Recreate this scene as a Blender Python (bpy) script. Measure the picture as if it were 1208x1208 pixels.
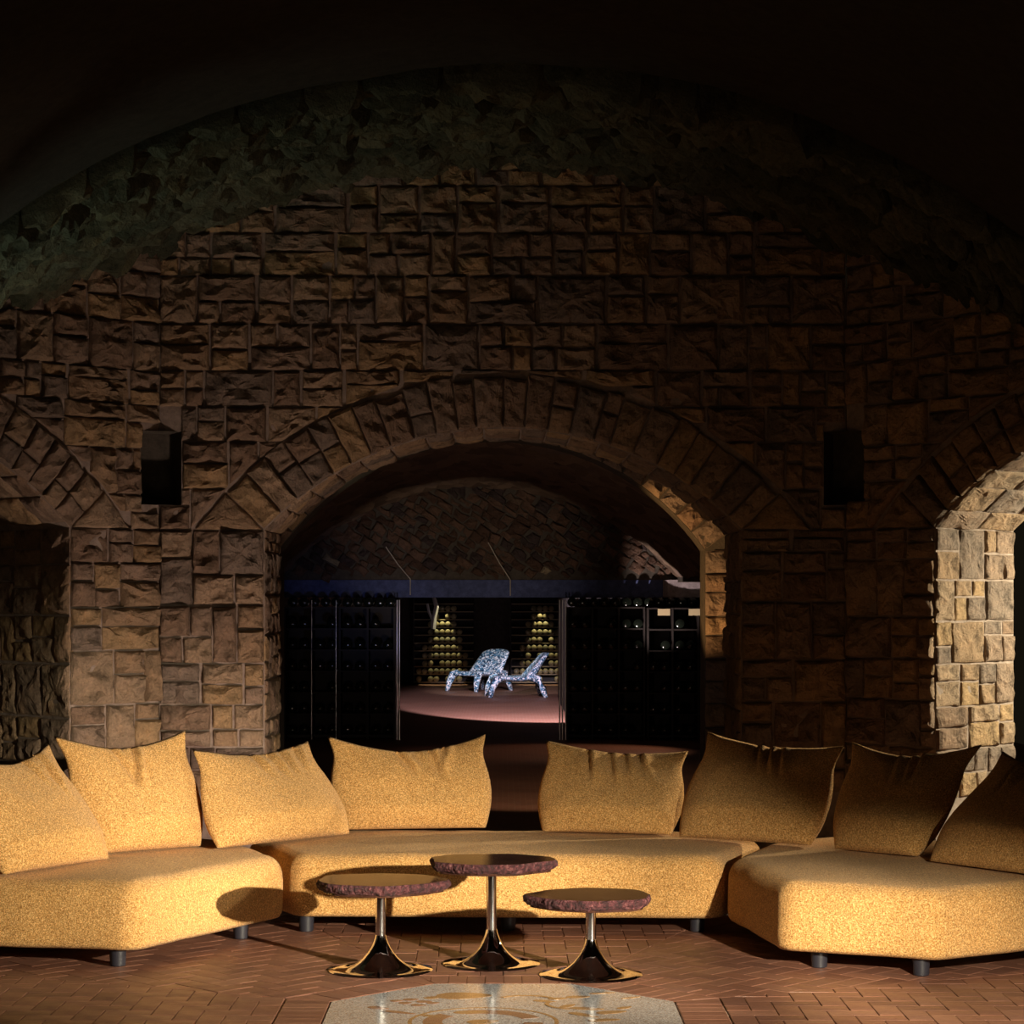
import bpy, bmesh, math, random
from mathutils import Vector, noise, Matrix
random.seed(7)
PI = math.pi
scene = bpy.context.scene
for o in list(bpy.data.objects): bpy.data.objects.remove(o)
C = scene.collection

# ------------------------------------------------------------------ camera, world, lights, exposure
# x right, y depth, z up.  The camera stands in the opposite doorway, 1.75 m above the floor.
F = 2550.0; CX = 593.0; CY = 705.0; CAMH = 1.75
cam = bpy.data.cameras.new('camera'); cam.sensor_width = 36; cam.lens = F/1208*36
cam.shift_x = (604-CX)/1208; cam.shift_y = (CY-604)/1208; cam.clip_end = 200
co = bpy.data.objects.new('camera', cam); C.objects.link(co)
co.location = (0, 0, CAMH); co.rotation_euler = (PI/2, 0, 0); scene.camera = co
w = bpy.data.worlds.new('dark_cellar'); scene.world = w; w.use_nodes = True
w.node_tree.nodes['Background'].inputs[0].default_value = (1.0, 0.80, 0.50, 1)
w.node_tree.nodes['Background'].inputs[1].default_value = 0.0062
vs_ = scene.view_settings
vs_.view_transform = 'Standard'; vs_.look = 'None'; vs_.gamma = 1; vs_.use_curve_mapping = False; vs_.exposure = 0

def spot(name, loc, target, power, angle, blend=0.4, color=(1, .86, .66), radius=.04):
    l = bpy.data.lights.new(name, 'SPOT'); l.energy = power; l.color = color
    l.spot_size = math.radians(angle); l.spot_blend = blend; l.shadow_soft_size = radius
    o = bpy.data.objects.new(name, l); C.objects.link(o); o.location = loc
    o.rotation_euler = (Vector(target)-Vector(loc)).to_track_quat('-Z', 'Y').to_euler(); return o
def area(name, loc, target, power, size, color=(1, .86, .66)):
    l = bpy.data.lights.new(name, 'AREA'); l.energy = power; l.color = color; l.size = size
    o = bpy.data.objects.new(name, l); C.objects.link(o); o.location = loc
    o.rotation_euler = (Vector(target)-Vector(loc)).to_track_quat('-Z', 'Y').to_euler(); return o

# key lamp right of camera, split into added low cones sparing the wall
KEY = Vector((2.40, 6.2, 1.36))
for az, el, pw in ((46, -11, 2200), (33, -11.5, 2000), (21, -15.5, 1250), (7, -22.5, 1100)):
    d = Vector((-math.sin(math.radians(az)), math.cos(math.radians(az)), math.tan(math.radians(el))))
    spot('key_spot', KEY, KEY+d, pw, 31, .95, (1, .86, .62), .035)
spot('doorway_spot', (5.8, 14.5, 2.25), (3.1, 14.4, 1.6), 1000, 80, .5, (1, .86, .60), .05)
spot('pier_spot', (-1.35, 12.9, .06), (-2.0, 14.7, 1.3), 125, 130, 1.0, (1, .72, .58), .06)
spot('vault_spot', (-3.75, 12.2, 1.7), (-1.9, 13.0, 4.5), 70, 64, .9, (.84, 1.0, .80), .05)
spot('wall_wash', (-2.6, 8.6, 1.0), (-.6, 14.7, 2.7), 9, 56, 1.0, (1, .72, .56), .1)
spot('passage_spot', (.3, 15.9, 2.55), (.3, 19.6, 0), 190, 44, .5, (1, .70, .45), .06)
spot('hall_floor_spot', (1.9, 25.2, 1.6), (1.0, 24.7, 0), 40, 80, .6, (1, .6, .40), .05)
spot('hall_side_spot', (-.5, 16.2, .4), (1.85, 18, 2.2), 460, 30, .5, (1, .55, .22), .03)
spot('lunette_spot', (-.6, 21.0, .35), (-.5, 27, 2.5), 200, 34, .9, (1, .78, .62), .06)
spot('rib_spot', (1.2, 25.2, .3), (2.15, 26.75, 1.98), 220, 34, .6, (1, .80, .76), .04)
spot('band_spot', (-1.6, 24.2, 1.0), (-1.8, 27, 1.85), 14, 50, 1.0, (.35, .45, 1.0), .05)
spot('chair_spot', (.75, 27.6, 2.9), (.75, 33.0, 0), 4200, 40, .2, (.95, .80, 1), .03)
spot('chair_front_spot', (-.6, 36.0, 3.1), (-.05, 39.5, .4), 420, 36, .5, (.92, .95, 1), .03)
spot('rack_spot', (-1.19, 43.42, 2.15), (-1.19, 43.42, 0), 130, 27, .12, (1, .88, .5), .01)
spot('rack_spot', (.78, 43.42, 2.15), (.78, 43.42, 0), 130, 27, .12, (1, .88, .5), .01)
area('entrance_fill', (0, 1.2, 2.2), (0, 14, 1.6), 4, 2.2, (1, .80, .60))

# ------------------------------------------------------------------ helpers
def at(x, y, d):
    return Vector(((x-CX)/F*d, d, CAMH-(y-CY)/F*d))
def new(name, verts, faces, mat, parent=None, smooth=False, recalc=True):
    me = bpy.data.meshes.new(name)
    if recalc:
        bm = bmesh.new(); vv = [bm.verts.new(v) for v in verts]
        for f in faces:
            try: bm.faces.new([vv[i] for i in f])
            except ValueError: pass
        bmesh.ops.recalc_face_normals(bm, faces=bm.faces); bm.to_mesh(me); bm.free()
    else: me.from_pydata([tuple(v) for v in verts], [], faces)
    if smooth: me.polygons.foreach_set('use_smooth', [True]*len(me.polygons))
    if mat: me.materials.append(mat)
    o = bpy.data.objects.new(name, me); C.objects.link(o)
    if parent is not None: o.parent = parent
    return o
def inst(name, me, parent, matrix):
    o = bpy.data.objects.new(name, me); C.objects.link(o); o.parent = parent; o.matrix_local = matrix; return o
def empty(name, loc=(0, 0, 0), rz=0):
    o = bpy.data.objects.new(name, None); C.objects.link(o); o.location = loc; o.rotation_euler = (0, 0, rz)
    o.empty_display_size = .1; return o
def tag(o, label, cat, group=None):
    o['label'] = label; o['category'] = cat
    if group: o['group'] = group
    return o
def struct(o): o['kind'] = 'structure'; return o
class MB:
    def __init__(s): s.v = []; s.f = []
    def add(s, v, f): n = len(s.v); s.v += [Vector(p) for p in v]; s.f += [[i+n for i in q] for q in f]; return s
    def box(s, x0, x1, y0, y1, z0, z1):
        return s.add([(x, y, z) for x in (x0, x1) for y in (y0, y1) for z in (z0, z1)],
            [(0, 1, 3, 2), (4, 6, 7, 5), (0, 4, 5, 1), (2, 3, 7, 6), (0, 2, 6, 4), (1, 5, 7, 3)])
    def lathe(s, prof, n=32, c=(0, 0, 0), close=True):
        v = []; f = []; m = len(prof)
        for r, z in prof:
            for k in range(n):
                a = 2*PI*k/n; v.append((c[0]+r*math.cos(a), c[1]+r*math.sin(a), c[2]+z))
        for i in range(m-1):
            for k in range(n): f.append((i*n+k, i*n+(k+1) % n, (i+1)*n+(k+1) % n, (i+1)*n+k))
        if close: f.append(tuple(range(n))[::-1]); f.append(tuple((m-1)*n+k for k in range(n)))
        return s.add(v, f)
    def tube(s, pts, rad, n=8):
        pts = [Vector(p) for p in pts]; v = []; f = []
        for i, p in enumerate(pts):
            t = (pts[min(i+1, len(pts)-1)]-pts[max(i-1, 0)]).normalized()
            a = t.cross(Vector((0, 0, 1)) if abs(t.z) < .9 else Vector((1, 0, 0))).normalized(); b = t.cross(a)
            r = rad[i] if isinstance(rad, (list, tuple)) else rad
            for k in range(n):
                q = 2*PI*k/n; v.append(p+a*(r*math.cos(q))+b*(r*math.sin(q)))
        for i in range(len(pts)-1):
            for k in range(n): f.append((i*n+k, i*n+(k+1) % n, (i+1)*n+(k+1) % n, (i+1)*n+k))
        f.append(tuple(range(n))); f.append(tuple((len(pts)-1)*n+k for k in range(n)))
        return s.add(v, f)
    def build(s, name, mat, parent=None, smooth=False): return new(name, s.v, s.f, mat, parent, smooth)
def autosmooth(o, ang=40):
    bm = bmesh.new(); bm.from_mesh(o.data)
    for e in bm.edges:
        e.smooth = len(e.link_faces) == 2 and e.calc_face_angle(0) < math.radians(ang)
    for f in bm.faces: f.smooth = True
    bm.to_mesh(o.data); bm.free(); return o

# ------------------------------------------------------------------ materials
class NT:
    def __init__(s, name):
        s.m = bpy.data.materials.new(name); s.m.use_nodes = True; s.t = s.m.node_tree
        s.b = s.t.nodes['Principled BSDF']
        s.co = s.t.nodes.new('ShaderNodeTexCoord')
    def n(s, typ, **kw):
        x = s.t.nodes.new(typ)
        for k, v in kw.items():
            if k in x.inputs: x.inputs[k].default_value = v
            else: setattr(x, k, v)
        return x
    def l(s, a, b): s.t.links.new(a, b)
    def noise(s, scale, detail=4, rough=.55, vec=None, dist=0):
        x = s.n('ShaderNodeTexNoise', Scale=scale, Detail=detail, Roughness=rough, Distortion=dist)
        s.l(vec or s.co.outputs['Object'], x.inputs['Vector']); return x.outputs['Fac']
    def ramp(s, fac, stops, interp='LINEAR'):
        r = s.n('ShaderNodeValToRGB'); r.color_ramp.interpolation = interp; e = r.color_ramp.elements
        while len(e) < len(stops): e.new(.5)
        for q, (p, c) in zip(e, stops): q.position = p; q.color = (*c, 1)
        s.l(fac, r.inputs['Fac']); return r.outputs['Color']
    def mix(s, a, b, fac, mode='MIX'):
        x = s.n('ShaderNodeMix', data_type='RGBA', blend_type=mode)
        for sock, val in ((x.inputs[6], a), (x.inputs[7], b), (x.inputs[0], fac)):
            if hasattr(val, 'links') or hasattr(val, 'is_linked'): s.l(val, sock)
            elif isinstance(val, (int, float)): sock.default_value = val
            else: sock.default_value = (*val, 1)
        return x.outputs[2]
    def bump(s, h, strength=.5, dist=.01, prev=None):
        x = s.n('ShaderNodeBump', Strength=strength, Distance=dist); s.l(h, x.inputs['Height'])
        if prev: s.l(prev, x.inputs['Normal'])
        return x.outputs['Normal']
    def done(s, color=None, rough=None, metal=None, normal=None, spec=None, sheen=None):
        b = s.b
        if color is not None:
            if hasattr(color, 'is_linked'): s.l(color, b.inputs['Base Color'])
            else: b.inputs['Base Color'].default_value = (*color, 1)
        if rough is not None:
            if hasattr(rough, 'is_linked'): s.l(rough, b.inputs['Roughness'])
            else: b.inputs['Roughness'].default_value = rough
        if metal is not None: b.inputs['Metallic'].default_value = metal
        if normal is not None: s.l(normal, b.inputs['Normal'])
        if spec is not None: b.inputs['Specular IOR Level'].default_value = spec
        if sheen is not None:
            b.inputs['Sheen Weight'].default_value = sheen; b.inputs['Sheen Roughness'].default_value = .5
        return s.m
def m_plain(name, col, rough=.6, metal=0, spec=.5): return NT(name).done(col, rough, metal, None, spec)

def m_stone(name, tint=(1, 1, 1), stops=None):
    t = NT(name); rnd = t.n('ShaderNodeObjectInfo').outputs['Random']
    stops = stops or [(0, (.33, .235, .165)), (.18, (.42, .30, .19)), (.36, (.30, .24, .19)), (.52, (.46, .345, .235)), (.68, (.38, .285, .21)), (.84, (.50, .355, .20)), (1, (.36, .31, .26))]
    stops = [(p, tuple(a*b for a, b in zip(c, tint))) for p, c in stops]
    base = t.ramp(rnd, stops, 'CONSTANT')
    big = t.ramp(t.noise(5, 6, .65), [(.34, (.22, .21, .21)), (.46, (.85, .84, .83)), (.6, (1.05, 1, .97)), (.75, (1.35, 1.15, .9))])
    fine = t.ramp(t.noise(60, 5, .7), [(.3, (.6, .6, .62)), (.6, (1.1, 1.08, 1.05))])
    col = t.mix(t.mix(base, big, .85, 'MULTIPLY'), fine, .7, 'MULTIPLY')
    vo = t.n('ShaderNodeTexVoronoi', Scale=9.0, feature='DISTANCE_TO_EDGE'); 
    wv = t.mix(t.co.outputs['Object'], (0, 0, 0), 0.0)
    nz = t.n('ShaderNodeTexNoise', Scale=7.0, Detail=3.0); t.l(t.co.outputs['Object'], nz.inputs['Vector'])
    t.l(t.mix(t.co.outputs['Object'], nz.outputs['Color'], .25), vo.inputs['Vector'])
    crack = t.ramp(vo.outputs['Distance'], [(0, (0, 0, 0)), (.05, (1, 1, 1))])
    n1 = t.bump(crack, .35, .012)
    n2 = t.bump(t.noise(20, 8, .72), 1.0, .045, n1)
    n3 = t.bump(t.noise(120, 4, .7), .5, .006, n2)
    return t.done(col, .9, 0, n3, .25)
STONE = m_stone('cellar_stone')
RUBBLE = m_stone('rubble_stone', (.62, .60, .62), [(0, (.20, .13, .09)), (.3, (.28, .19, .13)), (.5, (.14, .11, .10)), (.7, (.33, .22, .15)), (.955, (.70, .62, .40)), (.985, (.3, .22, .15))])
ROCK = m_stone('vault_rock', (.42, .45, .39), [(0, (.26, .25, .18)), (.25, (.32, .32, .25)), (.5, (.20, .21, .16)), (.75, (.36, .33, .24)), (1, (.25, .26, .22))])
def m_mortar(name, col):
    t = NT(name); c = t.ramp(t.noise(14, 6, .7), [(.3, tuple(x*.55 for x in col)), (.7, tuple(x*1.1 for x in col))])
    return t.done(c, .95, 0, t.bump(t.noise(50, 6, .7), .7, .01), .2)
MORTAR = m_mortar('wall_mortar', (.36, .29, .24))
DARKROCK = m_mortar('dark_rock', (.11, .095, .075)); VAULTSHADE = m_mortar('shaded_ceiling_rock', (.035, .03, .024))  # the ceiling's unlit black is put into the last base colour
def m_rough_vault():
    t = NT('rubble_vault')
    mp = t.n('ShaderNodeMapping'); mp.inputs['Scale'].default_value = (1, .35, 1); t.l(t.co.outputs['Object'], mp.inputs['Vector'])
    vo = t.n('ShaderNodeTexVoronoi', Scale=6.0); t.l(mp.outputs[0], vo.inputs['Vector'])
    col = t.ramp(vo.outputs['Color'], [(0, (.12, .08, .055)), (.4, (.22, .15, .10)), (.7, (.30, .21, .14)), (1, (.18, .13, .11))])
    n1 = t.bump(vo.outputs['Distance'], 1, .06); n2 = t.bump(t.noise(30, 6, .7), .9, .03, n1)
    return t.done(col, .85, 0, n2, .3)
VAULT2 = m_rough_vault()
def m_fabric():
    t = NT('ochre_boucle')
    sp = t.n('ShaderNodeTexVoronoi', Scale=230.0); t.l(t.co.outputs['Object'], sp.inputs['Vector'])
    f = t.noise(150, 3, .8)
    c1 = t.ramp(f, [(.34, (.26, .115, .034)), (.5, (.66, .352, .112)), (.66, (.97, .665, .305))])
    c2 = t.ramp(sp.outputs['Color'], [(0, (.5, .48, .45)), (.6, (1, 1, 1)), (1, (1.35, 1.32, 1.25))])
    col = t.mix(c1, c2, .8, 'MULTIPLY')
    n1 = t.bump(f, .7, .008); n2 = t.bump(t.noise(6, 3, .5), .25, .03, n1)
    return t.done(col, .95, 0, n2, .15, .12)
FABRIC = m_fabric()
def m_brick():
    t = NT('terracotta_brick'); rnd = t.n('ShaderNodeObjectInfo').outputs['Random']
    c = t.ramp(rnd, [(0, (.185, .085, .058)), (.3, (.23, .107, .072)), (.6, (.15, .07, .05)), (.85, (.26, .128, .087)), (1, (.20, .098, .07))])
    mp = t.n('ShaderNodeMapping'); mp.inputs['Scale'].default_value = (1, 6, 1); t.l(t.co.outputs['Object'], mp.inputs['Vector'])
    d = t.ramp(t.noise(9, 5, .65, mp.outputs[0]), [(.3, (.66, .64, .64)), (.7, (1.15, 1.12, 1.1))])
    col = t.mix(c, d, .8, 'MULTIPLY')
    r = t.ramp(t.noise(7, 4, .6), [(.3, (.34, .34, .34)), (.7, (.58, .58, .58))])
    return t.done(col, r, 0, t.bump(t.noise(40, 4, .6), .35, .006), .45)
BRICK = m_brick()
def m_floorbrick():
    t = NT('far_brick_floor')
    br = t.n('ShaderNodeTexBrick', Scale=5.0); br.inputs['Color1'].default_value = (.27, .115, .07, 1); br.inputs['Color2'].default_value = (.21, .09, .055, 1)
    br.inputs['Mortar'].default_value = (.30, .20, .14, 1); br.inputs['Mortar Size'].default_value = .02
    t.l(t.co.outputs['Object'], br.inputs['Vector'])
    d = t.ramp(t.noise(1.2, 5, .6), [(.3, (.7, .68, .68)), (.7, (1.1, 1.1, 1.1))])
    return t.done(t.mix(br.outputs['Color'], d, .8, 'MULTIPLY'), .55, 0, t.bump(t.noise(30, 4, .6), .3, .006), .4)
FARFLOOR = m_floorbrick()
JOINT = m_mortar('floor_joint', (.46, .32, .24))
def m_terrazzo(name, stops, rough=.16):
    t = NT(name); vo = t.n('ShaderNodeTexVoronoi', Scale=170.0); t.l(t.co.outputs['Object'], vo.inputs['Vector'])
    c = t.ramp(vo.outputs['Color'], stops)
    return t.done(c, rough, 0, t.bump(t.noise(150, 2, .5), .05, .002), .5)
TERRAZZO = m_terrazzo('grey_terrazzo', [(0, (.09, .095, .11)), (.45, (.25, .26, .285)), (1, (.52, .53, .56))])
INLAY = m_terrazzo('brown_inlay', [(0, (.10, .06, .03)), (.5, (.22, .13, .065)), (1, (.30, .19, .10))])
INLAY2 = m_terrazzo('russet_inlay', [(0, (.09, .05, .035)), (.5, (.17, .09, .065)), (1, (.24, .14, .10))])
CHROME = m_plain('polished_chrome', (.80, .80, .82), .03, 1); STEMCHROME = m_plain('satin_chrome', (.86, .86, .88), .13, 1)
def m_slab():
    t = NT('polished_red_stone'); f = t.noise(9, 8, .7)
    c = t.ramp(f, [(.3, (.022, .009, .007)), (.55, (.05, .022, .016)), (.75, (.10, .05, .03))])
    return t.done(c, .16, 0, None, .35)
SLAB = m_slab()
def m_edge():
    t = NT('broken_stone_edge'); f = t.noise(38, 6, .75)
    c = t.ramp(f, [(.40, (.018, .004, .006)), (.54, (.075, .017, .023)), (.64, (.17, .055, .058)), (.76, (.62, .42, .40))])
    return t.done(c, .6, 0, t.bump(t.noise(45, 6, .7), 1, .02), .5)
EDGE = m_edge()
FOOT = m_plain('charcoal_foot', (.02, .02, .03), .45)
WOOD = NT('dark_rack_wood'); WOOD = WOOD.done(WOOD.ramp(WOOD.noise(8, 5, .6), [(.3, (.009, .006, .005)), (.7, (.022, .015, .011))]), .6, 0, None, .4)
GLASS = m_plain('dark_bottle_glass', (.010, .014, .010), .12, 0, .6)
OLIVE = NT('dusty_bottle'); OLIVE = OLIVE.done(OLIVE.ramp(OLIVE.n('ShaderNodeObjectInfo').outputs['Random'], [(0, (.24, .20, .10)), (.5, (.36, .31, .16)), (1, (.18, .17, .10))]), .4, 0, None, .5)
SHELFWOOD = m_plain('pale_shelf_wood', (.34, .27, .15), .6)
BLUE = m_mortar('blue_plaster', (.11, .14, .30))
WHITE = m_plain('white_lacquer', (.85, .85, .85), .4)
PAPER = m_plain('aged_card', (.55, .45, .25), .8)
def m_speckle():
    t = NT('speckled_shell'); vo = t.n('ShaderNodeTexVoronoi', Scale=42.0); t.l(t.co.outputs['Object'], vo.inputs['Vector'])
    c = t.ramp(vo.outputs['Color'], [(.10, (.02, .05, .09)), (.32, (.07, .22, .37)), (.50, (.30, .48, .60)), (.64, (.95, .96, .98))], 'CONSTANT')
    return t.done(c, .4, 0, None, .5)
SPECK = m_speckle()

# ------------------------------------------------------------------ stones
def clip(poly, n, c):
    """keep the part of a convex polygon where n.p >= c"""
    out = []
    for i in range(len(poly)):
        a, b = poly[i], poly[(i+1) % len(poly)]; da = n[0]*a[0]+n[1]*a[1]-c; db = n[0]*b[0]+n[1]*b[1]-c
        if da >= 0: out.append(a)
        if da*db < 0: q = da/(da-db); out.append((a[0]+(b[0]-a[0])*q, a[1]+(b[1]-a[1])*q))
    return out
def parea(p): return abs(sum(p[i][0]*p[(i+1) % len(p)][1]-p[(i+1) % len(p)][0]*p[i][1] for i in range(len(p))))/2 if len(p) > 2 else 0
def cent(p): return (sum(q[0] for q in p)/len(p), sum(q[1] for q in p)/len(p))
def stone(poly, mp, parent, mat, amp=.062, base=-.03, lip=.002, gap=.007, seg=.045, name='stone', mats=None):
    """one rough-faced stone on a convex outline; mp maps (u, v, outward) to the world"""
    cx, cy = cent(poly)
    per = sum(math.dist(poly[i], poly[(i+1) % len(poly)]) for i in range(len(poly)))
    s = min(seg, per/10) if per < .6 else seg
    pts = []
    for i in range(len(poly)):
        a, b = poly[i], poly[(i+1) % len(poly)]; L = math.dist(a, b); k = max(1, round(L/s))
        for j in range(k): q = j/k; pts.append((a[0]+(b[0]-a[0])*q, a[1]+(b[1]-a[1])*q))
    rm = math.sqrt(parea(poly))/2+1e-6; sh = 1-gap/rm*1.0
    sd = random.random()*50; size = min(1, rm/.1); amp = amp*size
    tx, ty = random.uniform(-.5, .5), random.uniform(-.5, .5); pr = random.uniform(.2, 1)
    V = []; Fc = []; n = len(pts)
    def wob(x, y): return .007*noise.noise(Vector((x*14, y*14, sd)))
    def hgt(x, y, f):
        q = noise.noise(Vector((x*6, y*6, sd)))*.6+(.5-1.6*abs(noise.noise(Vector((x*8+y*3, y*11-x*2, sd+9)))))*.55+noise.noise(Vector((x*24, y*24, sd+5)))*.25
        return lip+amp*(.55*pr+q+(tx*(x-cx)+ty*(y-cy))/rm*.5)*f+amp*.25*f
    rings = [(sh, None), (sh, 0), (sh*.95, .5), (sh*.84, .85), (sh*.66, 1.0), (sh*.46, 1.0), (sh*.24, 1.0)]
    for sc, f in rings:
        for x, y in pts:
            X, Y = cx+(x-cx)*sc, cy+(y-cy)*sc
            X += wob(x, y)*size; Y += wob(y+3, x)*size
            V.append(mp(X, Y, base if f is None else max(-.012, hgt(X, Y, f))))
    V.append(mp(cx, cy, hgt(cx, cy, 1.1)))
    for r in range(len(rings)-1):
        for k in range(n): Fc.append((r*n+k, r*n+(k+1) % n, (r+1)*n+(k+1) % n, (r+1)*n+k))
    r = len(rings)-1
    for k in range(n): Fc.append((r*n+k, r*n+(k+1) % n, (r+1)*n))
    Fc.append(tuple(range(n))[::-1])
    o = mp(cx, cy, 0)
    return_obj = new(name, [p-o for p in V], Fc, mat, parent)
    return_obj.location = o
    return return_obj
def ashlar(u0, u1, v0, v1, cmin=.27, cmax=.42, wmin=.19, wmax=.46):
    """random squared rubble: courses cut into single, stacked and paired stones"""
    out = []; v = v0
    while v < v1-.02:
        h = random.uniform(cmin, cmax)
        if v1-v-h < cmin*.6: h = v1-v
        u = u0-random.uniform(0, .0)
        while u < u1-.01:
            wd = random.uniform(wmin, wmax)
            if u1-u-wd < wmin*.6: wd = u1-u
            r = random.random()
            if r < .30: out.append((u, u+wd, v, v+h))
            elif r < .72:
                q = v+h*random.uniform(.38, .62); 
                for a, b in ((v, q), (q, v+h)):
                    if wd > .3 and random.random() < .7:
                        m = u+wd*random.uniform(.35, .65); out += [(u, m, a, b), (m, u+wd, a, b)]
                    else: out.append((u, u+wd, a, b))
            elif r < .86 and wd > .28:
                m = u+wd*random.uniform(.35, .65); q = v+h*random.uniform(.4, .6)
                out += [(u, m, v, v+h), (m, u+wd, v, q), (m, u+wd, q, v+h)]
            else:
                q = v+h*random.uniform(.55, .72); out += [(u, u+wd, v, q), (u, u+wd, q, v+h)]
            u += wd
        v += h
    return [[(a, c), (b, c), (b, d), (a, d)] for a, b, c, d in out]

# ------------------------------------------------------------------ the octagonal room: back wall and the two slanting walls, each with an arched doorway
YW = 14.7; HS = 2.335; TH = .95
AH = 1.62; VS = 2.21; RISE = .69; R = (AH*AH+RISE*RISE)/(2*RISE); VC = VS+RISE-R; TH0 = math.asin(AH/R); RING = .37
def hv(x):
    x = abs(x)
    if x <= 3.5: return 4.75-5.0+math.sqrt(25-x*x)
    return hv(3.5)-.5*(x-3.5)
S2 = math.sqrt(.5)
WALLS = {
 'wall_back':  (Vector((0, YW, 0)), Vector((1, 0, 0)), Vector((0, -1, 0))),
 'wall_right': (Vector((HS+HS*S2, YW-HS*S2, 0)), Vector((S2, -S2, 0)), Vector((-S2, -S2, 0))),
 'wall_left':  (Vector((-HS-HS*S2, YW-HS*S2, 0)), Vector((S2, S2, 0)), Vector((S2, -S2, 0))),
}
NI0, NI1, NIW = 2.38, 2.88, .15         # the niches in the corners between the walls
def arch_v(u): return VC+math.sqrt(max(0, R*R-u*u))
def wall(name):
    O, U, N = WALLS[name]
    mp = lambda u, v, d: O+U*u+N*d+Vector((0, 0, v))
    root = struct(empty(name, O))
    inv = -O
    mpl = lambda u, v, d: mp(u, v, d)-O
    # backing: mortar sheet with opening, reveal and soffit
    m = MB(); us = sorted(set([-HS, -HS+NIW, -AH, AH, HS-NIW, HS]+[AH*math.sin(PI/2*k/14)*s for k in range(15) for s in (-1, 1)]))
    top = lambda u: hv(mp(u, 0, 0).x)+.25
    D = -.007
    for a, b in zip(us[:-1], us[1:]):
        mid = (a+b)/2
        if abs(mid) < AH:
            m.add([mpl(a, arch_v(a), D), mpl(b, arch_v(b), D), mpl(b, top(b), D), mpl(a, top(a), D)], [(0, 1, 2, 3)])
            m.add([mpl(a, arch_v(a), D), mpl(b, arch_v(b), D), mpl(b, arch_v(b), -TH), mpl(a, arch_v(a), -TH)], [(0, 1, 2, 3)])
            m.add([mpl(a, arch_v(a), -TH), mpl(b, arch_v(b), -TH), mpl(b, top(b), -TH), mpl(a, top(a), -TH)], [(0, 1, 2, 3)])
        else:
            side = 1 if mid > 0 else -1
            nich = abs(mid) > HS-NIW and (name == 'wall_back' or (name == 'wall_right' and side < 0) or (name == 'wall_left' and side > 0))
            spans = [(0, NI0), (NI1, None)] if nich else [(0, None)]
            for lo, hi in spans:
                m.add([mpl(a, lo, D), mpl(b, lo, D), mpl(b, hi or top(b), D), mpl(a, hi or top(a), D)], [(0, 1, 2, 3)])
            m.add([mpl(a, 0, -TH), mpl(b, 0, -TH), mpl(b, top(b), -TH), mpl(a, top(a), -TH)], [(0, 1, 2, 3)])
    for u in (-AH, AH):
        m.add([mpl(u, 0, D), mpl(u, VS, D), mpl(u, VS, -TH), mpl(u, 0, -TH)], [(0, 1, 2, 3)])
    m.build('masonry_backing', MORTAR, root)
    # face stones
    full = name == 'wall_back'
    rngs = [(-HS, HS)] if full else ([(-HS, .9)] if name == 'wall_right' else [(-.9, HS)])
    def place(p, mpf=mpl, **k):
        if parea(p) > .006: stone(p, mpf, root, STONE, **k)
    cut_corner = 0.0
    polys = []
    for a, b in rngs:
        for lo, hi in ((a, -AH), (AH, b)):
            if hi > lo+.1: polys += ashlar(lo, hi, .42, VS, .24, .40, .18, .40)
        polys += ashlar(a, b, VS, 4.95, .22, .36, .2, .5)
    for p in polys:
        c = cent(p)
        if c[1] > VS:
            dx, dy = c[0], c[1]-VC; L = math.hypot(dx, dy)
            if L < R: continue
            n_ = (dx/L, dy/L); p = clip(p, n_, n_[1]*VC+R+RING+.006)
            if len(p) < 3: continue
            c = cent(p); e = .01
            h0 = top(c[0])-.25; sl = (top(c[0]+e)-top(c[0]-e))/(2*e)
            p = clip(p, (sl, -1), -(h0-sl*c[0]))          # keep v <= h0 + sl*(u-c)
            if len(p) < 3: continue
        # corner niches
        if NI0 < cent(p)[1]+.001 and max(q[1] for q in p) > NI0 and min(q[1] for q in p) < NI1:
            for s in (-1, 1):
                ok = full or (name == 'wall_right' and s < 0) or (name == 'wall_left' and s > 0)
                if ok and max(s*q[0] for q in p) > HS-NIW: p = clip(p, (-s, 0), -(HS-NIW))
                if len(p) < 3: break
            if len(p) < 3: continue
        place(p)
    # close off the niche edges above and below
    # arch ring
    k = 24; th = [-TH0+2*TH0*i/k+(random.uniform(-.012, .012) if 0 < i < k else 0) for i in range(k+1)]
    for i in range(k):
        a, b = th[i], th[i+1]; um = R*math.sin((a+b)/2)
        if not full and ((name == 'wall_right' and um > .9) or (name == 'wall_left' and um < -.9)): continue
        P = lambda t, r: (r*math.sin(t), VC+r*math.cos(t))
        r2 = R+RING+random.uniform(-.03, .012)
        if random.random() < .3:
            q = R+RING*random.uniform(.4, .6)
            place([P(a, R), P(a, q), P(b, q), P(b, R)], amp=.04, lip=.012); place([P(a, q), P(a, r2), P(b, r2), P(b, q)], amp=.04, lip=.012)
        else: place([P(a, R), P(a, r2), P(b, r2), P(b, R)], amp=.045, lip=.012)
    ue, ve = (R+RING)*math.sin(TH0), VC+(R+RING)*math.cos(TH0)
    uo = math.sqrt((R+RING)**2-(VS-VC)**2)
    for s in (-1, 1):
        if full or (name == 'wall_right' and s < 0) or (name == 'wall_left' and s > 0):
            place([(s*AH, VS), (s*uo, VS), (s*ue, ve)], amp=.03)
    # reveal stones (the jamb that can be seen) and soffit stones
    if name == 'wall_right':
        sides = [-1]; arc = (-R*TH0, .2)
    elif name == 'wall_left':
        sides = [1]; arc = (-.2, R*TH0)
    else: sides = [-1, 1]; arc = (-R*TH0, R*TH0)
    for s in sides:
        mj = lambda u, v, d, s=s: mpl(s*(AH-d+.0), v, -u)
        for p in ashlar(.0, TH, .42, VS, .22, .36, .16, .40): place(p, mj, amp=.028)
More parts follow.
